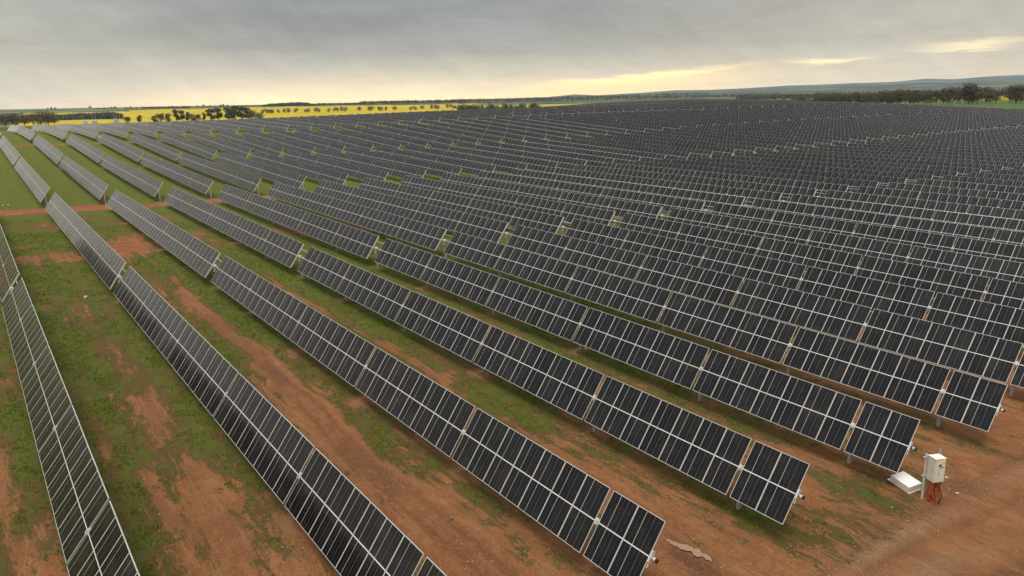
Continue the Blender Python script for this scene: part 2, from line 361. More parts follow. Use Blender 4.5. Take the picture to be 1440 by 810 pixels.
def build_ground():
    rad = [0.0]; r = 3.0
    while r < 12500:
        rad.append(r); r *= 1.0085 if r < 120 else (1.011 if r < 500 else 1.02)
    fa = math.atan2(FWD[1], FWD[0])
    an = []; a = -180.0
    while a < 180:
        an.append(fa+R(a)); a += .28 if -42 <= a <= 42 else (1.0 if -60 <= a < 60 else 4.0)
    rad = np.array(rad); an = np.array(an); na = len(an); nr = len(rad)
    rr, aa = np.meshgrid(rad[1:], an, indexing='ij')
    x = np.concatenate([[CAM[0]], (CAM[0]+rr*np.cos(aa)).ravel()]); y = np.concatenate([[CAM[1]], (CAM[1]+rr*np.sin(aa)).ravel()])
    z = ground_z(x, y)
    near = np.hypot(x-CAM[0], y-CAM[1]) < 700
    soil, dark, red, pale, dz = soil_fields(x, y)
    dist = np.hypot(x-CAM[0], y-CAM[1])
    z = z+dz*np.clip(1-(dist-90)/60, 0, 1)
    ridx = np.arange(nr-1)[:-1]; I, J = np.meshgrid(ridx, np.arange(na), indexing='ij')
    b = 1+I*na; f = np.stack([b+J, b+na+J, b+na+(J+1) % na, b+(J+1) % na], -1).reshape(-1, 4)
    # far land use
    px, D, wb = pxD(x, y)
    farmix = sstep(40, 90, np.maximum(np.maximum(rows_left_limit(y)-x, y-356), np.maximum(x-160, -150-y)))
    # irregular paddocks in world space, stretched along the valley
    wx = x+fbm(x, y, 700, 8)*500; wy = y+fbm(x, y, 700, 9)*500
    cx = np.floor((wx*.8+wy*.6)/420).astype(np.int64); cy = np.floor((-wx*.6+wy*.8)/300+cx*.37).astype(np.int64)
    hsh = ((cx*73856093) ^ (cy*19349663)) % 997/997.0
    hsh2 = ((cx*83492791) ^ (cy*29349663)) % 991/991.0
    pal = np.array([[.075, .11, .030], [.095, .13, .035], [.12, .135, .045], [.17, .155, .07], [.055, .085, .028], [.20, .19, .06]])
    mc = pal[np.clip((hsh*6).astype(int), 0, 5)]
    wood = (fbm(x, y, 380, 13, 5) > np.where(D > 2500, .49, .62))
    mc = np.where((wood & (D > 1800))[:, None], np.array([.040, .050, .030]), mc)
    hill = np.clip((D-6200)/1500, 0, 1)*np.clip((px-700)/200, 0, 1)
    hillc = np.where((fbm(x, y, 500, 15, 5) > .40)[:, None], np.array([.075, .092, .112]), np.array([.17, .185, .150]))  # blue-grey of distance haze painted into the hill colours
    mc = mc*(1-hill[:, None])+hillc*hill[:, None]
    nearR = (sstep(1000, 1060, px)*(1-sstep(1300, 1600, D)))[:, None]; mc = mc*(1-nearR)+np.array([.075, .12, .03])*nearR
    mosaic = np.concatenate([mc, np.ones((len(x), 1))], 1)
    me = bpy.data.meshes.new('ground')
    V = np.stack([x, y, z], 1)
    fan = np.array([(0, 1+j, 1+(j+1) % na) for j in range(na)])
    nf = len(f)
    me.vertices.add(len(V)); me.vertices.foreach_set('co', V.astype(np.float32).ravel())
    me.loops.add(nf*4+na*3); me.loops.foreach_set('vertex_index', np.concatenate([f.ravel(), fan.ravel()]).astype(np.int32))
    me.polygons.add(nf+na)
    ls = np.concatenate([np.arange(nf)*4, nf*4+np.arange(na)*3]).astype(np.int32)
    me.polygons.foreach_set('loop_start', ls)
    me.polygons.foreach_set('loop_total', np.concatenate([np.full(nf, 4), np.full(na, 3)]).astype(np.int32))
    me.polygons.foreach_set('use_smooth', np.ones(nf+na, bool))
    me.update(calc_edges=True); me.validate()
    for nm, a in (('soil', soil), ('dark', dark), ('red', red), ('pale', pale), ('farmix', farmix)):
        at = me.attributes.new(nm, 'FLOAT', 'POINT'); at.data.foreach_set('value', a.astype(np.float32))
    at = me.attributes.new('mosaic', 'FLOAT_COLOR', 'POINT'); at.data.foreach_set('color', mosaic.astype(np.float32).ravel())
    me.materials.append(M['ground'])
    o = obj('ground', me); tag(o, kind='structure')
    # canola paddocks: a metre-tall crop standing on the same land
    fx = x[f].mean(1); fy = y[f].mean(1); fpx = px[f].mean(1); fD = D[f].mean(1); ang = np.abs(fpx)
    jag = (fbm(fx, fy, 160, 19)-.5)
    sets = [('canola_field', 'bright yellow canola field spreading across the valley behind the solar rows',
             ((fpx > 178) & (fpx < 668) & (fD > 600) & (fD < 2430+jag*200)) ),
            ('canola_field', 'yellow canola strip below the dark wood at the far left',
             ((fpx > -60) & (fpx <= 178) & (fD > 700) & (fD < 1330+jag*60)) & ~((fpx < 24))),
            ('canola_field', 'pale yellow-green canola rise at the left skyline under the lone trees',
             ((fpx > 30) & (fpx <= 178) & (fD > 1650+jag*150) & (fD < 2250+jag*120))),
            ('canola_field', 'yellow canola glimpsed behind the trees at the middle of the farm edge',
             ((fpx > 672) & (fpx < 828) & (fD > 1150+jag*200) & (fD < 2200+jag*200)) & ~((fpx > 735) & (fpx < 743))),
            ('canola_field', 'yellow canola glimpsed between trunks at the far right',
             ((fpx > 1296) & (fpx < 1600) & (fD > 760+jag*60) & (fD < 1300))),
            ('canola_field', 'thin pale canola strip in front of the blue hills',
             ((fpx > 1080) & (fpx < 1190) & (fD > 1500+jag*300) & (fD < 2000)))]
    for nm, lb, msk in sets:
        ff = f[msk]
        if not len(ff): continue
        uq, inv = np.unique(ff, return_inverse=True); inv = inv.reshape(-1, 4)
        vv = V[uq].copy(); n = len(vv)
        e = np.concatenate([inv[:, [0, 1]], inv[:, [1, 2]], inv[:, [2, 3]], inv[:, [3, 0]]])
        es = np.sort(e, 1); key = es[:, 0]*n+es[:, 1]; u2, first, cnt = np.unique(key, return_index=True, return_counts=True)
        be = e[first[cnt == 1]]
        top = vv.copy(); top[:, 2] += 1.1+.25*rng.random(n)
        allv = np.concatenate([top, vv-[0, 0, .5]])
        faces = [tuple(q) for q in inv]+[(a, b_, b_+n, a+n) for a, b_ in be]
        m2 = bpy.data.meshes.new('canola'); m2.from_pydata(allv.tolist(), [], [tuple(int(i) for i in q) for q in faces])
        m2.materials.append(M['canola']); m2.update()
        tag(obj(nm, m2), lb, 'crop field', None, 'stuff')
build_ground()

# ------------------------------------------------------------------ solar trackers
PW = CW-.012
def T_(a, y, z, t=TILT):                      # chord coords -> tilted (y across, z normal)
    return (a, y*math.cos(t)-z*math.sin(t), y*math.sin(t)+z*math.cos(t))
def panel_geo(mb, cx, lod, T=lambda q: q):
    # x along the row, y along the chord (top +), z is the panel normal
    fw = .019 if lod == 0 else .010; h = CHORD/2; x0, x1 = cx-PW/2, cx+PW/2; t0, t1 = .06, .095
    if lod == 0:
        mb.box(x0, x1, -h, -h+fw, t0, t1, 1, T); mb.box(x0, x1, h-fw, h, t0, t1, 1, T)
        mb.box(x0, x0+fw, -h+fw, h-fw, t0, t1, 1, T, (2, 4)); mb.box(x1-fw, x1, -h+fw, h-fw, t0, t1, 1, T, (2, 4))
        g = t1-.003
        mb.quad([T((x0+fw, -h+fw, g)), T((x1-fw, -h+fw, g)), T((x1-fw, h-fw, g)), T((x0+fw, h-fw, g))], 0, [(0, 0), (1, 0), (1, 1), (0, 1)])
        mb.quad([T((x0+fw, -h+fw, g-.006)), T((x0+fw, h-fw, g-.006)), T((x1-fw, h-fw, g-.006)), T((x1-fw, -h+fw, g-.006))], 2)
    else:
        g = t1-.002
        mb.quad([T((x0+fw, -h+fw, g)), T((x1-fw, -h+fw, g)), T((x1-fw, h-fw, g)), T((x0+fw, h-fw, g))], 0, [(0, 0), (1, 0), (1, 1), (0, 1)])
        for a, b_, c, d in ((x0, x1, -h, -h+fw), (x0, x1, h-fw, h), (x0, x0+fw, -h+fw, h-fw), (x1-fw, x1, -h+fw, h-fw)):
            mb.quad([T((a, c, t1)), T((b_, c, t1)), T((b_, d, t1)), T((a, d, t1))], 1)
def section_layout(sec):
    s = 0; out = []
    for c in sec: out.append((s, c)); s += c*CW+GAP
    return out, s-GAP
def section_slab(mb, s, c, T):
    # backs and rim of one group, so that it has its real thickness
    x0, x1 = -(s+c*CW)+.006, -s-.006; h = CHORD/2
    mb.box(x0, x1, -h, h, .06, .090, 2, T, (1,))
PM = MB(); panel_geo(PM, 0, 0); PM.box(-PW/2-.012, -PW/2+.035, -.85, .85, .005, .0585, 1); panel_mesh = PM.mesh('solar_panel', [M['glass'], M['frame'], M['back']])
sec_mesh = {}
for c in (2, 7, 8):
    mb = MB()
    for i in range(c): panel_geo(mb, -(i+.5)*CW, 1)
    section_slab(mb, 0, c, lambda q: q)
    for i in range(1, c): mb.box(-i*CW-.02, -i*CW+.02, -.9, .9, .01, .06, 1)
    sec_mesh[c] = mb.mesh('panel_section', [M['glass'], M['frame'], M['back']])
def post_mesh(h):
    mb = MB(); w = .075; f = .012
    mb.box(-w, w, -w, -w+f, -.6, h, 0); mb.box(-w, w, w-f, w, -.6, h, 0); mb.box(-f/2, f/2, -w+f, w-f, -.6, h, 0)
    return mb.mesh('post', [M['galv']])
post_me = post_mesh(AX-.10)
def tube_mesh(L, ext0, ext1):
    mb = MB(); mb.tube((ext0, 0, 0), (-L-ext1, 0, 0), .062, 12); return mb.mesh('torque_tube', [M['tube']], True)
def rail_mesh(sec):
    mb = MB()
    for s, c in section_layout(sec)[0]:
        for i in range(c+1):
            x = -(s+i*CW); x = min(max(x, -(s+c*CW)+.03), -s-.03)
            mb.box(x-.022, x+.022, -.85, .85, .0585-.05+.0, .0585, 0)
    return mb.mesh('mounting_rail', [M['galv']])
def endrail_mesh():
    mb = MB(); mb.box(.0, .035, -CHORD/2, CHORD/2, -.02, .09, 0); return mb.mesh('end_rail', [M['endrail']])
endrail_me = endrail_mesh()
def bearing_mesh():
    mb = MB()
    mb.box(-.035, .035, -.11, .11, -.16, -.075, 0)
    for sx in (-.075, .075):
        n = 12
        for i in range(n):
            a0, a1 = 2*math.pi*i/n, 2*math.pi*(i+1)/n
            p = lambda a, r, x: (x, math.cos(a)*r, math.sin(a)*r)
            for xx, q in ((sx-.012, 1), (sx+.012, -1)):
                mb.quad([p(a0, .065, xx), p(a1, .065, xx), p(a1, .125, xx), p(a0, .125, xx)][::q], 0)
            mb.quad([p(a0, .125, sx-.012), p(a1, .125, sx-.012), p(a1, .125, sx+.012), p(a0, .125, sx+.012)], 0)
    mb.box(-.02, .02, -.05, .05, .12, .17, 0)
    mb.tube((.0, .10, .02), (.0, .42, -.12), .016, 6, 1)          # black cable drop along the gap
    mb.tube((.0, -.10, -.05), (.0, -.45, .02), .014, 6, 1)
    mb.box(-.05, .05, -.10, .12, -.06, .125, 0)
    return mb.mesh('bearing', [M['frame'], M['dark']])
bear_me = bearing_mesh()
def endcap_mesh():
    mb = MB(); mb.box(.00, .05, -.16, .22, -.05, .11, 0); mb.tube((.05, 0, 0), (.20, 0, 0), .062, 12, 0)
    mb.tube((.20, 0, 0), (.26, 0, 0), .075, 12, 1); mb.tube((.03, .20, .08), (.03, -.34, .02), .02, 6, 0)
    return mb.mesh('end_bracket', [M['frame'], M['dark']])
endcap_me = endcap_mesh()
def drive_mesh():
    mb = MB(); mb.tube((-.16, 0, 0), (.16, 0, 0), .15, 16, 0); mb.tube((0, -.05, -.02), (0, -.42, -.10), .055, 10, 0); mb.box(-.10, .10, -.10, .10, -.32, -.12, 0)
    mb.tube((0, -.42, -.10), (0, -.48, -.115), .058, 10, 1)
    return mb.mesh('slew_drive', [M['galv'], M['dark']])
drive_me = drive_mesh()
def conduit_mesh(L):
    mb = MB(); mb.tube((.05, .62, .03), (-L-.05, .62, .03), .022, 6); return mb.mesh('cable_conduit', [M['frame']])
cond_me = conduit_mesh(OFFS[1]-LA+GAP)
LYA, LENA = section_layout(SECA); LYB, LENB = section_layout(SECB)
tubes = {0: tube_mesh(LENA, .12, OFFS[1]-LENA-.1), 1: tube_mesh(LENB, .05, .25)}
far_mesh = {}
def full_geo(mb, sec, T):
    for s, c in section_layout(sec)[0]:
        for i in range(c): panel_geo(mb, -(s+(i+.5)*CW), 1, T)
        section_slab(mb, s, c, T)
    L = section_layout(sec)[1]
    a = T((.05, 0, 0)); b = T((-L-.3, 0, 0)); mb.tube(a, b, .062, 6, 1)
    for s, c in section_layout(sec)[0]:
        q = T((-(s+c*CW+GAP/2), 0, 0)); mb.tube((q[0], q[1], q[2]-.03), (q[0], q[1], q[2]-AX-.5), .06, 4, 1)
    mb.box(.0, .03, -CHORD/2, CHORD/2, .0, .09, 3, T)
    q = T((.12, 0, 0)); mb.tube((q[0], q[1], q[2]-.03), (q[0], q[1], q[2]-AX-.5), .075, 4, 1)
for par, sec in ((0, SECA), (1, SECB)):
    mb = MB(); full_geo(mb, sec, lambda q: T_(*q)); far_mesh[par] = mb
    far_mesh[(par, 'me')] = mb.mesh('solar_tracker', [M['glass'], M['frame'], M['back'], M['endrail']])

ONES = ['', 'first', 'second', 'third', 'fourth', 'fifth', 'sixth', 'seventh', 'eighth', 'ninth', 'tenth', 'eleventh', 'twelfth', 'thirteenth', 'fourteenth', 'fifteenth', 'sixteenth', 'seventeenth', 'eighteenth', 'nineteenth']
def ordn(n):
    if n < 20: return ONES[n]
    t = ['', '', 'twent', 'thirt', 'fort', 'fift', 'sixt'][n//10]
    return t+'ieth' if n % 10 == 0 else t+'y-'+ONES[n % 10]
def n_tr(k):
    if k == -2: return 2
    if k <= 20: return 6
    return min(10, 6+int(round((k-20)/31*4+.25)))
trk = []
for k in range(-2, 51):
    for t in range(n_tr(k)):
        par = t % 2; L = LENA if par == 0 else LENB
        x0 = -OFFS[t]+k*SKEW; x1 = x0-L; y = k*PITCH
        za, zb = zaxis(np.array([x0, x1]), np.array([y, y]))
        zm = zaxis(np.array([x0-L/2]), np.array([y]))[0]
        off = (zm-(za+zb)/2)*.5
        za += off; zb += off
        d = math.hypot(x0-L*.4-CAM[0], y-CAM[1])
        dn = min(math.hypot(x-CAM[0], y-CAM[1]) for x in np.linspace(x0, x1, 8))
        trk.append((dn, k, t, par, x0, y, za, zb, L))
trk.sort(key=lambda q: q[0])
farlist = []
for n, (dn, k, t, par, x0, y, za, zb, L) in enumerate(trk):
    slope = math.atan2(zb-za, L)              # rises going back along the row
    if n >= 300: farlist.append((k, t, par, x0, y, za, slope, L)); continue
    root = obj('solar_tracker', None if dn < 178 else far_mesh[(par, 'me')])
    tone = 'near-black' if (k > 3 or (t == 0 and k >= 0)) else ('dark grey' if t < 2 else 'silver-grey')
    tag(root, '%s solar table, %s row from the left, %s table from the near end' % (tone, ordn(k+3), ordn(t+1)), 'solar tracker', 'tilted solar tables standing in long parallel rows')
    jt = R(random.gauss(0, .7))
    if k == -2 and t == 0: jt = R(-3.0)
    if dn >= 178:
        root.location = (x0, y, za); root.rotation_euler = (0, slope, 0); continue
    # the root stands on the ground under the middle of the table; children are placed in metres along the tilted axis
    mx = x0-L/2; mz = (za+zb)/2
    root.location = (mx, y, mz-AX)
    cs, sn = math.cos(slope), math.sin(slope)
    def onaxis(s, dz=0.0): return ((L/2-s)*cs, 0, AX-(L/2-s)*sn+dz)
    sec = SECA if par == 0 else SECB; lay = LYA if par == 0 else LYB
    tl = TILT+jt; rot = (tl, 0, 0)
    from mathutils import Matrix
    MR = Matrix.Rotation(slope, 4, 'Y') @ Matrix.Rotation(tl, 4, 'X')
    er = MR.to_euler('XYZ')
    lod = 0 if dn < 112 else 1
    if lod == 0:
        for s, c in lay:
            for i in range(c):
                e2 = er.copy(); e2.x += R(random.gauss(0, .12))
                obj('solar_panel', panel_mesh, root, onaxis(s+(i+.5)*CW), e2)
    else:
        for s, c in lay: obj('panel_section', sec_mesh[c], root, onaxis(s), er)
    obj('torque_tube', tubes[par], root, onaxis(0), er)
    for i, (s, c) in enumerate(lay):
        if par == 0 and i == 5: continue
        if par == 1 and i == 5:
            q = onaxis(s+c*CW+.12)
        else: q = onaxis(s+c*CW+GAP/2)
        obj('post', post_me, root, (q[0], q[1], q[2]-AX))
        if lod == 0 and i < 5: obj('bearing', bear_me, root, q, er)
    if par == 1 or t: obj('end_rail', endrail_me, root, onaxis(0), er)
    if par == 0:
        q = onaxis(-.10) if t else onaxis(2*CW*.55)
        if t: obj('post', post_me, root, (q[0], q[1], q[2]-AX))
        if lod == 0: obj('end_bracket', endcap_me, root, onaxis(0), er)
        q = onaxis(LENA+(OFFS[1]-LENA)*.55)
        obj('post', post_me, root, (q[0], q[1], q[2]-AX))
        if lod == 0: obj('slew_drive', drive_me, root, q, er); obj('cable_conduit', cond_me, root, onaxis(LENA), er)
if farlist:
    V = []; F = []; MI = []; UV = []
    for k, t, par, x0, y, za, slope, L in farlist:
        mb = far_mesh[par]; v = np.array(mb.v); c, s = math.cos(slope), math.sin(slope)
        w = np.stack([v[:, 0]*c+v[:, 2]*s+x0, v[:, 1]+y, -v[:, 0]*s+v[:, 2]*c+za], 1)
        b = len(V); V += w.tolist(); F += [tuple(i+b for i in f) for f in mb.f]; MI += mb.m
        for fi, f in enumerate(mb.f): UV += mb.uv.get(fi, [(0, 0)]*len(f))
    me = bpy.data.meshes.new('distant_solar_tables'); me.from_pydata(V, [], F)
    for m in (M['glass'], M['frame'], M['back'], M['endrail']): me.materials.append(m)
    me.polygons.foreach_set('material_index', MI)
    ul = me.uv_layers.new(name='UVMap'); ul.data.foreach_set('uv', np.array(UV, np.float32).ravel()); me.update()
    tag(obj('distant_solar_tables', me), 'farthest solar tables merging into a dark band below the hills', 'solar trackers', None, 'stuff')
print('trackers', len(trk), 'far', len(farlist), 'objects', len(bpy.data.objects))

# ------------------------------------------------------------------ electrical box on two posts, white lid, stones
bx, by = 2.42, 13.30; bz = gz(bx, by)
t = obj('electrical_box', None, None, (bx, by, bz-.03), (0, R(-2.0), R(-28)))
t.scale = (.9, .9, .92); tag(t, 'white electrical box on two posts with orange conduits below, beside the row ends', 'electrical box')
mb = MB()
mb.box(.03, .46, .07, .58, 1.02, 2.10, 0)
mb.box(.01, .49, .05, .60, 2.10, 2.13, 0)
ca = obj('cabinet', mb.mesh('cabinet', [M['white']]), t)
bv = ca.modifiers.new('b', 'BEVEL'); bv.width = .012; bv.segments = 2
mb = MB(); mb.box(.462, .482, .09, .56, 1.05, 2.07, 0); dr = obj('door', mb.mesh('door', [M['white']]), t)
bv = dr.modifiers.new('b', 'BEVEL'); bv.width = .008; bv.segments = 2
mb = MB(); mb.tube((.483, .30, 1.82), (.515, .30, 1.82), .045, 14, 0); mb.box(.515, .535, .285, .315, 1.76, 1.88, 0)
obj('isolator_switch', mb.mesh('switch', [M['dark']]), dr)
mb = MB(); mb.tube((.483, .27, 1.45), (.50, .27, 1.45), .022, 10, 0); obj('lock', mb.mesh('lock', [M['dark']]), dr)
mb = MB(); mb.box(.483, .487, .42, .53, 1.86, 1.98, 0); obj('warning_sticker', mb.mesh('sticker', [M['yellow']]), dr)
mb = MB(); mb.box(.483, .487, .40, .47, 1.70, 1.75, 0); obj('warning_sticker', mb.mesh('sticker', [M['dark']]), dr)
for yy, hh in ((0.0, 2.18), (.66, 2.34)):
    mb = MB(); mb.box(-.035, .035, yy-.035, yy-.027, -.5, hh); mb.box(-.035, .035, yy+.027, yy+.035, -.5, hh); mb.box(-.035, -.027, yy-.027, yy+.027, -.5, hh)
    obj('post', mb.mesh('post', [M['white' if yy == 0 else 'galv']]), t)
for zz in (1.15, 2.02):
    mb = MB(); mb.box(-.0, .03, -.10, .76, zz, zz+.05); mb.tube((.015, -.10, zz+.02), (.015, -.17, zz+.02), .035, 8)
    obj('bracket', mb.mesh('bracket', [M['galv']]), t)
for i in range(9):
    r_ = random.Random(i)
    x0, y0 = .10+.30*r_.random(), .12+.42*r_.random()
    pts = [(x0, y0, 1.03), (x0+.03*r_.uniform(-1, 1), y0+.05*r_.uniform(-1, 1), .75), (x0+.10*r_.uniform(-1, 1), y0+.12*r_.uniform(-1, 1), .35), (x0+.14*r_.uniform(-1, 1), y0+.16*r_.uniform(-1, 1), -.10)]
    mb = MB(); col_i = 1 if i in (2, 6) else 0
    for a, b_ in zip(pts[:-1], pts[1:]): mb.tube(a, b_, .034 if not col_i else .02, 8, 0)
    obj('conduit', mb.mesh('conduit', [M['dark' if col_i else 'orange']]), t)

lx, ly = 1.55, 13.75
mb = MB(); W_, D_, H_ = .44, .36, .30
mb.box(-W_, W_, -D_, D_, H_-.02, H_, 0)
mb.box(-W_, W_, -D_, -D_+.02, .0, H_-.02, 0); mb.box(-W_, W_, D_-.02, D_, .0, H_-.02, 0)
mb.box(-W_, -W_+.02, -D_+.02, D_-.02, 0, H_-.02, 0); mb.box(W_-.02, W_, -D_+.02, D_-.02, 0, H_-.02, 0)
mb.box(W_, W_+.03, -D_, D_, 0, .015, 0); mb.box(-W_-.14, -W_, -D_, D_, .0, .015, 0)
o = obj('metal_cover', mb.mesh('metal_cover', [M['lidwhite']]), None, (lx, ly, gz(lx, ly)+.05), (R(3), R(7), R(-14)))
tag(o, 'upturned white sheet metal cover lying on the soil beside the electrical box', 'metal cover')
bv = o.modifiers.new('b', 'BEVEL'); bv.width = .006; bv.segments = 1

import bmesh
def rock_mesh(name, seed, m, sub=2):
    bm = bmesh.new(); bmesh.ops.create_icosphere(bm, subdivisions=sub, radius=1)
    r_ = random.Random(seed)
    ph = [(r_.uniform(1, 3), r_.uniform(1, 3), r_.uniform(1, 3), r_.uniform(0, 6)) for _ in range(4)]
    for v in bm.verts:
        q = 1+sum(.10*math.sin(a*v.co.x*1.5+b*v.co.y*1.5+c*v.co.z*1.5+d) for a, b, c, d in ph); v.co *= q*r_.uniform(.93, 1.07); v.co.z *= .6
    me = bpy.data.meshes.new(name); bm.to_mesh(me); bm.free(); me.materials.append(m); return me
rocks = [rock_mesh('stone', i, M['stone']) for i in range(4)]; clods = [rock_mesh('clod', 20+i, M['clod'], 1) for i in range(4)]
def unproj(px, py, h=0.0):
    d = FWD+RGT*(px-720)/FPX-UPV*(py-405)/FPX; t = 5.0
    for _ in range(80):
        q = CAM+d*t; t += (q[2]-gz(q[0], q[1])-h)/(-d[2])*.8
    return CAM+d*t
for i, (px, py, s, lb) in enumerate([(121, 418, .17, 'pale stone lying alone in the grass between first and second rows'),
        (4, 289, .15, 'pale rock on the red track at the left edge, left of a pair'), (11.5, 288.5, .17, 'pale rock on the red track at the left edge, right of a pair'),
        (823, 492, .12, 'pale stone by the dug earth under the fifth row'), (1331, 672, .08, 'small stone in the churned soil just right of the electrical box'),
        (1346, 694, .07, 'small stone farther right of the electrical box, nearest the wheel track'), (1254, 714, .045, 'tiny white stone on bare soil below the metal cover'),
        (548, 632, .05, 'stone in the brown wheel track between second and third rows'), (635, 728, .07, 'largest stone in the muddy wheel track near the bottom edge')]):
    q = unproj(px, py)
    o = obj('stone', (clods if i > 6 else rocks)[i % 4], None, (q[0], q[1], q[2]+s*.15), (0, 0, i*1.3)); o.scale = (s, s*.8, s)
    tag(o, lb, 'stone')
# loose clods over the bare ground: too many to count
V = []; F = []
cv = [np.array([v.co[:] for v in m.vertices]) for m in clods]; cf = [[tuple(p.vertices) for p in m.polygons] for m in clods]
n = 0; pts = []
for _ in range(60000):
    D_ = 16+55*random.random()**1.5; pxx = random.uniform(-60, 1500)
    v = FWD*D_+RGT*(pxx-720)/FPX*D_; x, y = CAM[0]+v[0], CAM[1]+v[1]; pts.append((x, y))
pts = np.array(pts); so, dk, rd, pl, dzz = soil_fields(pts[:, 0], pts[:, 1]); zz = ground_z(pts[:, 0], pts[:, 1])+dzz
ok = (so > .75)&(rng.random(len(pts)) < np.where(dk > .3, .55, .16)*np.where(np.hypot(pts[:, 0]-3, pts[:, 1]-15.3) < 1.6, 4, 1))
for (x, y), z in zip(pts[ok], zz[ok]):
    i = random.randrange(4); s = .012+.035*random.random()**3; a = random.uniform(0, 6)
    w = cv[i]*s; b = len(V); c_, s_ = math.cos(a), math.sin(a)
    V += np.stack([w[:, 0]*c_-w[:, 1]*s_+x, w[:, 0]*s_+w[:, 1]*c_+y, w[:, 2]+z], 1).tolist(); F += [tuple(j+b for j in f) for f in cf[i]]
me = bpy.data.meshes.new('soil_clods'); me.from_pydata(V, [], F); me.materials.append(M['clod']); me.update()
tag(obj('soil_clods', me), 'loose clods of red-brown earth scattered over the bare ground', 'soil', None, 'stuff')

# puddle
p1, p2 = unproj(938, 756), unproj(1001, 790); ax = p2-p1; Lp = np.linalg.norm(ax); ax /= Lp; nx = np.array([-ax[1], ax[0], 0])
tt = np.linspace(-1, 1, 70)
env = np.sqrt(np.clip(1-tt**2, 0, 1))
ctr = .06*np.sin(2.3*tt+.4)+.02*np.sin(11*tt)
up = env*(.05+.22*vnoise(tt*3, tt*0, .35, 5)); dn = env*(.04+.20*vnoise(tt*3, tt*0+7, .30, 6))
ring = []
for t_, c_, h_ in list(zip(tt, ctr, up))+list(zip(tt[::-1], ctr[::-1], -dn[::-1]))[1:-1]:
    q = (p1+p2)/2+ax*t_*Lp*.5+nx*(c_+h_); ring.append((q[0], q[1]))
zz = ground_z(np.array([r[0] for r in ring]), np.array([r[1] for r in ring]))+soil_fields(np.array([r[0] for r in ring]), np.array([r[1] for r in ring]))[4]
zp = float(zz.mean())+.03
mb = MB(); mb.quad([(a, b, zp) for a, b in ring]); o = obj('puddle', mb.mesh('puddle', [M['puddle']])); tag(o, kind='structure')

# ------------------------------------------------------------------ grass: countless low tufts
def grass():
    n = 230000
    D_ = 15+75*rng.random(n)**1.25; pxx = rng.uniform(-80, 1520, n)
    v = FWD[None]*D_[:, None]+RGT[None]*((pxx-720)/FPX*D_)[:, None]; x = CAM[0]+v[:, 0]; y = CAM[1]+v[:, 1]
    so, dk, rd, pl, dz = soil_fields(x, y)
    p = np.clip((.78-so)*1.5+(fbm(x, y, .9, 201, 3)-.5)*2.2, 0, 1)*(dk < .35)*(rd < .4)
    ok = rng.random(n) < p; x, y, dz = x[ok], y[ok], dz[ok]; n = len(x)
    z = ground_z(x, y)+dz
    B = 4
    X = np.repeat(x, B)+rng.normal(0, .05, n*B); Y = np.repeat(y, B)+rng.normal(0, .05, n*B); Z = np.repeat(z, B)-.01
    a = rng.uniform(0, 2*math.pi, n*B); h = rng.uniform(.04, .13, n*B); w = rng.uniform(.012, .03, n*B); ln = rng.uniform(0, .10, n*B); la = rng.uniform(0, 6.28, n*B)
    v0 = np.stack([X-np.cos(a)*w, Y-np.sin(a)*w, Z], 1); v1 = np.stack([X+np.cos(a)*w, Y+np.sin(a)*w, Z], 1)
    v2 = np.stack([X+np.cos(la)*ln, Y+np.sin(la)*ln, Z+h], 1)
    V = np.stack([v0, v1, v2], 1).reshape(-1, 3).astype(np.float32); m = len(V)//3
    me = bpy.data.meshes.new('grass'); me.vertices.add(len(V)); me.vertices.foreach_set('co', V.ravel())
    me.loops.add(len(V)); me.loops.foreach_set('vertex_index', np.arange(len(V), dtype=np.int32))
    me.polygons.add(m); me.polygons.foreach_set('loop_start', (np.arange(m)*3).astype(np.int32)); me.polygons.foreach_set('loop_total', np.full(m, 3, np.int32))
    me.update(calc_edges=True)
    mt, nt, b = mat('grass_blades'); geo = N(nt, 'ShaderNodeNewGeometry')
    c = mixc(nt, mrange(nt, noise(nt, geo.outputs['Position'], 1.1, 4), .38, .64), (.095, .145, .010), (.180, .200, .022))
    c = mixc(nt, mrange(nt, noise(nt, geo.outputs['Position'], 14, 3), .5, .7), c, (.17, .165, .05))
    nt.links.new(c, b.inputs['Base Color']); b.inputs['Roughness'].default_value = .8; b.inputs['Specular IOR Level'].default_value = .15
    me.materials.append(mt)
    tag(obj('grass', me), 'short green grass growing in patches between the solar rows', 'grass', None, 'stuff')
    print('grass tris', m)
grass()

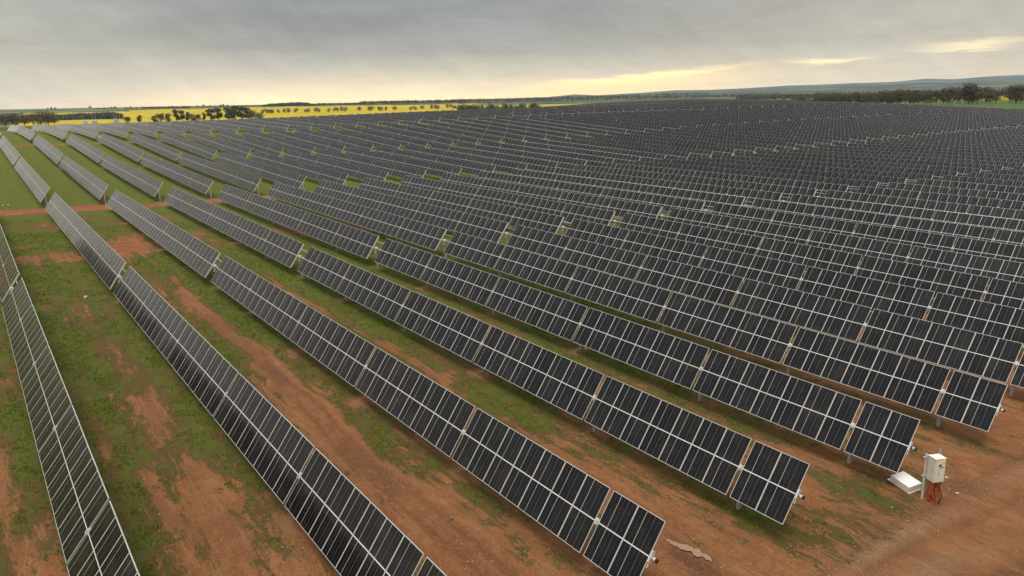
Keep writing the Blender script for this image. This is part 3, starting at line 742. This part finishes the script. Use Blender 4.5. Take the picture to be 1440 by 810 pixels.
# ------------------------------------------------------------------ trees
def crown_mesh(name, seed, H, W, base, nleaf, m, open_=.5, leaf=.50):
    r_ = np.random.default_rng(seed)
    nl = r_.integers(9, 14)
    V = []
    cs = []
    for i in range(nl):
        a = r_.uniform(0, 6.28); rr = W*.5*r_.uniform(.1, .72); zc = base+(H-base)*r_.uniform(.15, .82)
        sc = r_.uniform(.21, .33)*W; cs.append((math.cos(a)*rr, math.sin(a)*rr, zc, sc, sc*r_.uniform(.55, .85)))
    for cx_, cy_, cz_, sr, sz in cs:
        k = nleaf//nl
        d = r_.normal(size=(k, 3)); d /= np.linalg.norm(d, axis=1)[:, None]; rad = r_.uniform(.35, 1.0, k)**.5*r_.uniform(.8, 1.15, k)
        c = np.stack([cx_+d[:, 0]*rad*sr, cy_+d[:, 1]*rad*sr, cz_+d[:, 2]*rad*sz], 1)
        t = r_.normal(size=(k, 3)); t /= np.linalg.norm(t, axis=1)[:, None]; b = np.cross(t, r_.normal(size=(k, 3))); b /= np.linalg.norm(b, axis=1)[:, None]
        s = r_.uniform(.4, 1.0, k)[:, None]*leaf
        V.append(np.stack([c-t*s, c-b*s*.6, c+t*s, c+b*s*.6], 1))
    V = np.concatenate(V).reshape(-1, 3); nf = len(V)//4
    me = bpy.data.meshes.new(name); me.from_pydata(V.tolist(), [], [tuple(range(4*i, 4*i+4)) for i in range(nf)]); me.materials.append(m); me.update()
    mb = MB(); mb.tube((0, 0, -.6), (.1, 0, base*.9), .03*H, 8, 0, .02*H)
    for cx_, cy_, cz_, sr, sz in cs[:7]: mb.tube((.1, 0, base*.8), (cx_*.8, cy_*.8, cz_), .014*H, 5, 0, .004*H)
    tm = mb.mesh('trunk', [M['bark']])
    return me, tm
KIND = {}
KIND['round'] = [crown_mesh('crown', 1+i, 10, 8.5, 1.4, 1300, M['leaf_green']) for i in range(3)]
KIND['tall'] = [crown_mesh('crown', 10+i, 10, 6.0, 1.6, 1300, M['leaf_green']) for i in range(3)]
KIND['spread'] = [crown_mesh('crown', 20+i, 10, 13, 2.8, 1200, M['leaf_grey']) for i in range(3)]
KIND['brown'] = [crown_mesh('crown', 30+i, 10, 11, 2.0, 1300, M['leaf_brown']) for i in range(4)]
def at(px, D):
    f2 = FWD[:2]; r2 = RGT[:2]
    q = CAM[:2]+f2*D/(f2@f2)+r2*D*(px-720)/FPX/(r2@r2); return float(q[0]), float(q[1])
TREES = {}
def tree(px, D, h, kind, word, where, group, wscale=1.0):
    TREES.setdefault((where), []).append((px, D, h, kind, word, group, wscale))
VE = 'along the farm edge at left'
for px, D, h, kd, w, ws in [(-12, 760, 13, 'brown', 'bushy brown', 1), (6, 820, 14, 'brown', 'broad brown', 1.2), (20, 800, 14, 'brown', 'dense brown', 1.2), (33, 780, 13.5, 'brown', 'low brown', 1.2), (46, 880, 14, 'brown', 'thin brown', .9),
        (56, 830, 16, 'brown', 'tall brown', 1.1), (67, 820, 15.5, 'brown', 'wide brown', 1.1), (76, 860, 13.5, 'brown', 'small brown', .9),
        (179.5, 900, 9.2, 'round', 'round dark', 1), (197, 880, 11, 'tall', 'narrow upright', .8), (218, 880, 10, 'round', 'leaning dark', .9), (227, 880, 13, 'round', 'bushy dark', .95), (238, 900, 12, 'round', 'rounded dark', .9),
        (249, 880, 17, 'tall', 'tall twin', .9), (257, 900, 16, 'tall', 'tall slim', .85), (266, 900, 14, 'tall', 'thin airy', .75), (274, 880, 11.5, 'round', 'low dense', .85), (281, 880, 11, 'round', 'low rounded', .8),
        (289, 880, 13, 'tall', 'slender', .6), (299, 880, 17, 'tall', 'high feathery', 1.1), (308, 900, 18, 'tall', 'high leafy', 1.1), (324, 880, 19, 'tall', 'towering', 1.2), (333, 900, 20, 'tall', 'highest', 1.2), (343, 890, 19, 'tall', 'broad high', 1.2), (352, 900, 18, 'tall', 'high dark', 1.0),
        (360, 870, 13, 'spread', 'open spreading', .8), (368, 900, 11, 'spread', 'loose open', .7)]:
    tree(px, D, h, kd, w, VE, 'gum trees along the farm edge', ws)
CF = 'standing in the yellow canola'
for px in (372, 377, 382, 386.5, 394.5, 403, 409.5, 420, 433, 437, 448, 452, 466, 475, 478.5, 484, 490, 509, 523, 527, 537, 541, 547, 558.7, 582, 587, 597.5, 611, 617, 620, 634, 639, 644, 650, 655, 660):
    D = 1720+(px-372)*.9+random.uniform(-60, 60); h = random.uniform(10, 14)
    tree(px, D, h, 'spread', random.choice(['spreading grey-green', 'low crowned', 'flat topped']), CF, 'scattered gum trees in the canola', random.uniform(.7, .95))
MF = 'behind the middle of the farm edge'
for px in (652, 661, 667, 673, 679, 687, 695, 702, 709, 716, 724, 732, 739, 747, 755, 763, 771, 779, 790, 801, 812, 822):
    tree(px, 900+random.uniform(-60, 120), random.uniform(13, 17.5)*(1.0 if px < 770 else .75), 'round', random.choice(['dark bushy', 'dark narrow', 'dark rounded']), MF, 'dark trees behind the middle farm edge', random.uniform(.7, 1.05))
SK = 'on the left skyline'
for px, h in ((70, 8), (75, 10), (80, 9), (129.5, 11), (141, 6), (150, 7), (160, 8), (165, 9), (181, 7), (187, 8), (195, 6), (204, 7), (281, 8), (290, 10), (299, 8), (314, 9), (318, 10), (324, 8), (452, 8), (461, 7)):
    tree(px, 2650, h*1.15, 'spread', random.choice(['small dark', 'tiny distant', 'low distant']), SK, 'small trees along the left skyline', .75)
RB = 'in the belt behind the right farm edge'
for i in range(62):
    px = 1086+i*6.0+random.uniform(-2, 2); h = np.interp(px, [1086, 1110, 1180, 1300, 1440], [4, 6.5, 9, 11, 11.5])*random.uniform(.8, 1.12)
    if px > 1322 and random.random() < .18: continue
    tree(px, random.uniform(585, 660), h, random.choice(['brown', 'brown', 'round']), random.choice(['brown-green', 'olive', 'dull brown']), RB, 'trees of the belt at right', random.uniform(.85, 1.15))
for px, h in ((1340, 12.5), (1367, 15), (1372, 13), (1434, 13.5)):
    tree(px, 560, h, 'brown', 'big olive', RB, 'trees of the belt at right', 1.1)
for where, L in TREES.items():
    L.sort(key=lambda q: q[0])
    for i, (px, D, h, kd, w, g, ws) in enumerate(L):
        cm, tm = KIND[kd][i % len(KIND[kd])]
        x, y = at(px, D); r = obj('gum_tree', None, None, (x, y, gz(x, y)-.1), (0, 0, random.uniform(0, 6.28)))
        s = h/10*1.08; r.scale = (s*ws, s*ws, s)
        obj('trunk', tm, r); obj('crown', cm, r)
        tag(r, '%s gum tree %s, %s from the left' % (w, where, ordn(i+1)), 'tree', g)
# far woods and tree lines that read as one mass
def wood(label, spots, m, leaf=1.1, k=34):
    V = []
    for x, y, h in spots:
        z = gz(x, y); d = rng.normal(size=(k, 3)); d /= np.linalg.norm(d, axis=1)[:, None]; q = rng.uniform(.5, 1, k)
        c = np.stack([x+d[:, 0]*q*h*.5, y+d[:, 1]*q*h*.5, z+h*.55+d[:, 2]*q*h*.45], 1)
        t = rng.normal(size=(k, 3)); t /= np.linalg.norm(t, axis=1)[:, None]; b = np.cross(t, rng.normal(size=(k, 3))); b /= np.linalg.norm(b, axis=1)[:, None]
        s = rng.uniform(.6, 1.2, k)[:, None]*leaf*h/10
        V.append(np.stack([c-t*s, c-b*s*.7, c+t*s, c+b*s*.7], 1))
    V = np.concatenate(V).reshape(-1, 3); nf = len(V)//4
    me = bpy.data.meshes.new('wood'); me.from_pydata(V.tolist(), [], [tuple(range(4*i, 4*i+4)) for i in range(nf)]); me.materials.append(m); me.update()
    tag(obj('distant_wood', me), label, 'wood', None, 'stuff')
def strip(px0, px1, D0, D1, h0, h1, n, prof=None):
    out = []
    for _ in range(n):
        px = random.uniform(px0, px1); D = random.uniform(D0, D1); x, y = at(px, D)
        h = random.uniform(h0, h1)
        if prof: h *= prof(px)
        out.append((x, y, h))
    return out
wood('dark bare wood behind the canola strip at far left', strip(94, 172, 1440, 1560, 10, 14.5, 420, lambda p: np.interp(p, [94, 110, 160, 172], [.7, .9, 1, .75]))+strip(-60, 110, 1300, 1500, 8, 12, 420), M['leaf_grey'], 1.3)
wood('dark wooded ridge on the skyline above the canola', strip(372, 446, 2620, 2760, 9, 13, 420, lambda p: np.interp(p, [372, 385, 425, 436, 446], [.5, .9, 1.15, 1.0, .5])), M['leaf_green'], 1.5)
wood('thin tree line along the left skyline', strip(205, 272, 2600, 2720, 5, 9, 130)+strip(445, 520, 2650, 2900, 6, 9, 150)+strip(512, 662, 2650, 3000, 9, 14, 330)+strip(135, 205, 2650, 2700, 3, 6, 60), M['leaf_green'], 1.5)
wood('dark scrub patches at the foot of the far fields', strip(640, 1100, 2600, 3600, 7, 12, 900)+strip(640, 1000, 3800, 5000, 8, 14, 600), M['leaf_green'], 1.7, 20)
wood('hazy wood behind the right tree belt', strip(1040, 1500, 1350, 1800, 8, 13, 1100)+strip(1150, 1600, 2200, 3400, 9, 13, 900), M['leaf_brown'], 1.5, 24)

# ------------------------------------------------------------------ far light masts, kiosks, huts, fence
def mast(px, D, h, label):
    x, y = at(px, D); r = obj('lightning_mast', None, None, (x, y, gz(x, y)))
    mb = MB(); mb.tube((0, 0, -.5), (0, 0, h), .11, 8, 0, .06); obj('pole', mb.mesh('pole', [M['white']]), r)
    mb = MB(); mb.box(-.35, .35, -.12, .12, h-.25, h-.05, 0); obj('head', mb.mesh('head', [M['grey']]), r)
    tag(r, label, 'mast', 'slim white masts beyond the left farm edge')
for i, (px, h) in enumerate([(115.5, 8.5), (119, 9.5), (130.8, 10), (134.8, 10), (161.5, 9.5), (165.2, 8.0), (169.6, 9)]):
    mast(px, 560, h, 'slim white mast against the dark wood, %s from the left of seven' % ordn(i+1))
def kiosk(px, D, w, h, label, d=2.4):
    x, y = at(px, D); r = obj('equipment_kiosk', None, None, (x, y, gz(x, y)), (0, 0, math.atan2(RGT[1], RGT[0])))
    mb = MB(); mb.box(-w/2, w/2, -d/2, d/2, -.3, h, 0); b_ = obj('body', mb.mesh('body', [M['white']]), r)
    mb = MB(); mb.box(-w/2-.1, w/2+.1, -d/2-.1, d/2+.1, h, h+.12, 0); obj('roof', mb.mesh('roof', [M['lidwhite']]), r)
    mb = MB(); mb.box(-w*.3, w*.3, -d/2-.04, -d/2-.003, .1, h*.85, 0); obj('door', mb.mesh('door', [M['grey']]), r)
    tag(r, label, 'equipment kiosk', 'white kiosks at the left farm edge')
kiosk(120, 545, 2.2, 3.4, 'white kiosk at the foot of the masts, leftmost of three'); kiosk(133.3, 545, 3.2, 3.6, 'white kiosk at the foot of the masts, middle of three'); kiosk(163.7, 545, 3.2, 4.6, 'white kiosk at the foot of the masts, rightmost of three')
def hut(px, D, w, label):
    x, y = at(px, D); r = obj('site_hut', None, None, (x, y, gz(x, y)), (0, 0, math.atan2(RGT[1], RGT[0])))
    mb = MB(); mb.box(-w/2, w/2, -1.3, 1.3, -.2, 2.5, 0); obj('wall', mb.mesh('wall', [M['white']]), r)
    mb = MB(); mb.box(-w/2-.1, w/2+.1, -1.4, 1.4, 2.5, 2.68, 0); obj('roof', mb.mesh('roof', [M['lidwhite']]), r)
    mb = MB()
    for q in (-.3, .05, .3): mb.box(w*q-.45, w*q+.45, -1.325, -1.303, 1.1, 1.9, 0)
    obj('window', mb.mesh('window', [M['dark']]), r)
    tag(r, label, 'hut', 'long low white huts at the farm edge')
hut(460, 372, 4.8, 'long low white hut behind the farthest rows, left of a pair'); hut(485.5, 372, 7.0, 'long low white hut behind the farthest rows, right of a pair')
def cab(px, py, label):
    q = unproj(px, py); r = obj('inverter_cabinet', None, None, (q[0], q[1], q[2]), (0, 0, 0))
    mb = MB(); mb.box(-.5, .5, -.35, .35, .45, 1.6, 0); obj('cabinet', mb.mesh('cabinet', [M['white']]), r)
    mb = MB()
    for yy in (-.3, .3): mb.box(-.06, .06, yy-.05, yy+.05, -.4, .449, 0)
    obj('stand', mb.mesh('stand', [M['galv']]), r)
    tag(r, label, 'cabinet', 'white cabinets beside the second track')
cab(142, 200, 'small white cabinet in the grass beside the second cross track at left'); cab(415.5, 191, 'small white cabinet in the last green gap of the second cross track')
def fence():
    pts = []
    y = 353.5
    for x in np.arange(40, -480, -3.0): pts.append((x, y))
    mb = MB(); wm = MB()
    for i, (x, y) in enumerate(pts):
        z = gz(x, y); mb.box(x-.04, x+.04, y-.04, y+.04, z-.3, z+2.1)
    for (x0, y0), (x1, y1) in zip(pts[:-1], pts[1:]):
        z0, z1 = gz(x0, y0), gz(x1, y1)
        for h in (.1, .45, .8, 1.15, 1.5, 1.8, 2.0): wm.tube((x0, y0, z0+h), (x1, y1, z1+h), .012, 3, cap=False)
    r = obj('wire_fence', None, None, (-220, 353.5, gz(-220, 353.5)))
    o = obj('post_line', mb.mesh('post_line', [M['conc']]), r, (220, -353.5, -gz(-220, 353.5))); o['kind'] = 'stuff'
    obj('wire', wm.mesh('wire', [M['wire']]), r, (220, -353.5, -gz(-220, 353.5)))
    tag(r, 'long grey wire fence running along the right farm edge below the trees', 'fence')
fence()

# ------------------------------------------------------------------ world: overcast sky with a bright break near the horizon
world = bpy.data.worlds.new('World'); scn.world = world; world.use_nodes = True
nt = world.node_tree; nt.nodes.clear()
out = N(nt, 'ShaderNodeOutputWorld')
tc = N(nt, 'ShaderNodeTexCoord'); sp = N(nt, 'ShaderNodeSeparateXYZ')
nrm = N(nt, 'ShaderNodeVectorMath', operation='NORMALIZE'); nt.links.new(tc.outputs['Generated'], nrm.inputs[0]); nt.links.new(nrm.outputs[0], sp.inputs[0])
DEG = 57.29578
el = math_(nt, 'MULTIPLY', math_(nt, 'ARCSINE', sp.outputs[2]), DEG)
az = math_(nt, 'MULTIPLY', math_(nt, 'ARCTAN2', sp.outputs[1], sp.outputs[0]), DEG)
ela = math_(nt, 'MAXIMUM', el, 0.0)
den = math_(nt, 'ADD', math_(nt, 'MAXIMUM', sp.outputs[2], 0.0), .10)
cmb = N(nt, 'ShaderNodeCombineXYZ'); nt.links.new(math_(nt, 'DIVIDE', sp.outputs[0], den), cmb.inputs[0]); nt.links.new(math_(nt, 'DIVIDE', sp.outputs[1], den), cmb.inputs[1])
cl = noise(nt, cmb.outputs[0], .55, 7, .58, .5); cl2 = noise(nt, cmb.outputs[0], 2.1, 6, .6, .8)
ae = N(nt, 'ShaderNodeCombineXYZ'); nt.links.new(math_(nt, 'MULTIPLY', math_(nt, 'SUBTRACT', az, math_(nt, 'MULTIPLY', el, 1.2)), .35), ae.inputs[0]); nt.links.new(math_(nt, 'MULTIPLY', el, .10), ae.inputs[1])
shaft = noise(nt, ae.outputs[0], 1.6, 4, .55, .2)
ramp = N(nt, 'ShaderNodeValToRGB'); cr = ramp.color_ramp
elw = math_(nt, 'ADD', ela, math_(nt, 'MULTIPLY', math_(nt, 'SUBTRACT', cl, .5), 3.0))
nt.links.new(math_(nt, 'DIVIDE', elw, 90.0), ramp.inputs[0])
stops = [(0.0, (1.45, 1.12, .68)), (.9, (1.12, .90, .58)), (2.2, (.66, .58, .43)), (3.8, (.37, .355, .31)), (6, (.285, .285, .275)), (9, (.25, .255, .26)), (22, (.44, .445, .45)), (52, (.70, .71, .73)), (90, (3.1, 3.15, 3.2))]
for i, (e, c) in enumerate(stops):
    s = cr.elements[i] if i < 2 else cr.elements.new(e/90); s.position = e/90; s.color = (*c, 1)
c = ramp.outputs[0]
def gauss(v, mu, sg):
    d = math_(nt, 'DIVIDE', math_(nt, 'SUBTRACT', v, mu), sg); return math_(nt, 'EXPONENT', math_(nt, 'MULTIPLY', math_(nt, 'MULTIPLY', d, d), -1.0))
# duller to the left, brighter to the right
side = mrange(nt, az, 178, 108, 0, 1)
lowm = mrange(nt, ela, 0, 14, 1, 0)
hz = math_(nt, 'MULTIPLY', mrange(nt, math_(nt, 'ADD', ela, math_(nt, 'MULTIPLY', math_(nt, 'SUBTRACT', cl2, .5), 1.6)), 0, 1.7, .80, 0), math_(nt, 'MULTIPLY', mrange(nt, az, 180, 160, .25, 1), mrange(nt, az, 118, 135, .3, 1)))
c = mixc(nt, hz, c, (1.85, 1.30, .60))
c = mixc(nt, math_(nt, 'MULTIPLY', mrange(nt, az, 150, 104, 0, 1), mrange(nt, ela, 14, 22, .50, 0)), c, (.66, .585, .45))
c = mixc(nt, math_(nt, 'MULTIPLY', mrange(nt, az, 158, 180, 0, .6), lowm), c, (.60, .56, .44))
mod = mrange(nt, cl, .30, .70, .83, 1.17, False)
mod = math_(nt, 'MULTIPLY', mod, mrange(nt, cl2, .3, .7, .93, 1.07, False))
mod = math_(nt, 'MULTIPLY', mod, mrange(nt, shaft, .3, .7, .95, 1.05, False))
vm = N(nt, 'ShaderNodeVectorMath', operation='SCALE'); nt.links.new(c, vm.inputs[0]); nt.links.new(mod, vm.inputs['Scale']); c = vm.outputs[0]
# the bright break and its glow, kept behind the cloud by noise
wob = math_(nt, 'MULTIPLY', math_(nt, 'SUBTRACT', cl2, .5), 1.0)
azw = math_(nt, 'SUBTRACT', 135.0, az)
e0 = math_(nt, 'ADD', math_(nt, 'MULTIPLY', azw, .075), 1.50)
de = math_(nt, 'SUBTRACT', math_(nt, 'ADD', el, wob), e0)
glow = math_(nt, 'MULTIPLY', gauss(az, 137.5, 9.5), mrange(nt, de, .25, -.7, 0, .85))
c = mixc(nt, glow, c, (1.75, 1.25, .46))
core = math_(nt, 'MULTIPLY', math_(nt, 'MULTIPLY', gauss(az, 133.5, 6.0), gauss(de, -.10, .20)), .9)
c = mixc(nt, core, c, (1.9, 1.40, .50))
for a0, w0, e_, s_, k_ in ((119.8, 2.2, 2.30, .17, .75), (111.2, 2.6, 2.95, .22, .5), (147, 6, .5, .5, .35)):
    q = math_(nt, 'MULTIPLY', math_(nt, 'MULTIPLY', gauss(az, a0, w0), gauss(math_(nt, 'ADD', el, math_(nt, 'MULTIPLY', wob, 1.3)), e_, s_)), k_)
    c = mixc(nt, q, c, (1.5, 1.18, .62))
c = mixc(nt, mrange(nt, el, -.5, -6), c, (.22, .17, .12))
sky = N(nt, 'ShaderNodeTexSky', sky_type='NISHITA', sun_disc=False); sky.sun_elevation = R(24); sky.sun_rotation = R(200)
bg1 = N(nt, 'ShaderNodeBackground'); nt.links.new(sky.outputs[0], bg1.inputs[0]); bg1.inputs[1].default_value = .05
bg2 = N(nt, 'ShaderNodeBackground'); nt.links.new(c, bg2.inputs[0]); bg2.inputs[1].default_value = 1.0
mx = N(nt, 'ShaderNodeMixShader'); mx.inputs[0].default_value = .93
nt.links.new(bg1.outputs[0], mx.inputs[1]); nt.links.new(bg2.outputs[0], mx.inputs[2]); nt.links.new(mx.outputs[0], out.inputs[0])

sd = bpy.data.lights.new('sun', 'SUN'); sd.energy = 1.5; sd.angle = R(22); sd.color = (1.0, .88, .70)
so_ = bpy.data.objects.new('sun', sd); col.objects.link(so_)
from mathutils import Vector
sdir = Vector((.18, -.28, .94)).normalized(); so_.rotation_euler = sdir.to_track_quat('Z', 'Y').to_euler()
sky.sun_elevation = math.asin(sdir.z); sky.sun_rotation = math.atan2(sdir.x, sdir.y)

# ------------------------------------------------------------------ haze
HAZE = True
if HAZE:
    mb = MB(); mb.box(-13000, 13000, -13000, 13000, -60, 262); mh = bpy.data.materials.new('haze'); mh.use_nodes = True
    nt = mh.node_tree; nt.nodes.clear(); o_ = N(nt, 'ShaderNodeOutputMaterial'); pv = N(nt, 'ShaderNodeVolumePrincipled')
    pv.inputs['Color'].default_value = (.66, .82, 1.0, 1); pv.inputs['Density'].default_value = 4.4e-5; pv.inputs['Anisotropy'].default_value = .2
    nt.links.new(pv.outputs[0], o_.inputs['Volume'])
    h = obj('haze', mb.mesh('haze', [mh])); tag(h, 'pale haze hanging over the far fields and hills', 'haze', None, 'stuff')

# ------------------------------------------------------------------ camera
cd = bpy.data.cameras.new('camera'); cd.sensor_width = 36; cd.lens = 36*FPX/1440; cd.clip_start = .1; cd.clip_end = 60000
co = bpy.data.objects.new('camera', cd); col.objects.link(co)
Mx = Matrix(((RGT[0], UPV[0], -FWD[0], CAM[0]), (RGT[1], UPV[1], -FWD[1], CAM[1]), (RGT[2], UPV[2], -FWD[2], CAM[2]), (0, 0, 0, 1)))
co.matrix_world = Mx
scn.camera = co
scn.view_settings.view_transform = 'Standard'; scn.view_settings.look = 'None'; scn.view_settings.exposure = .30; scn.view_settings.gamma = 1
scn.view_settings.use_curve_mapping = False
scn.render.engine = 'CYCLES'
scn.cycles.volume_bounces = 0
scn.render.resolution_x = 1024; scn.render.resolution_y = 576
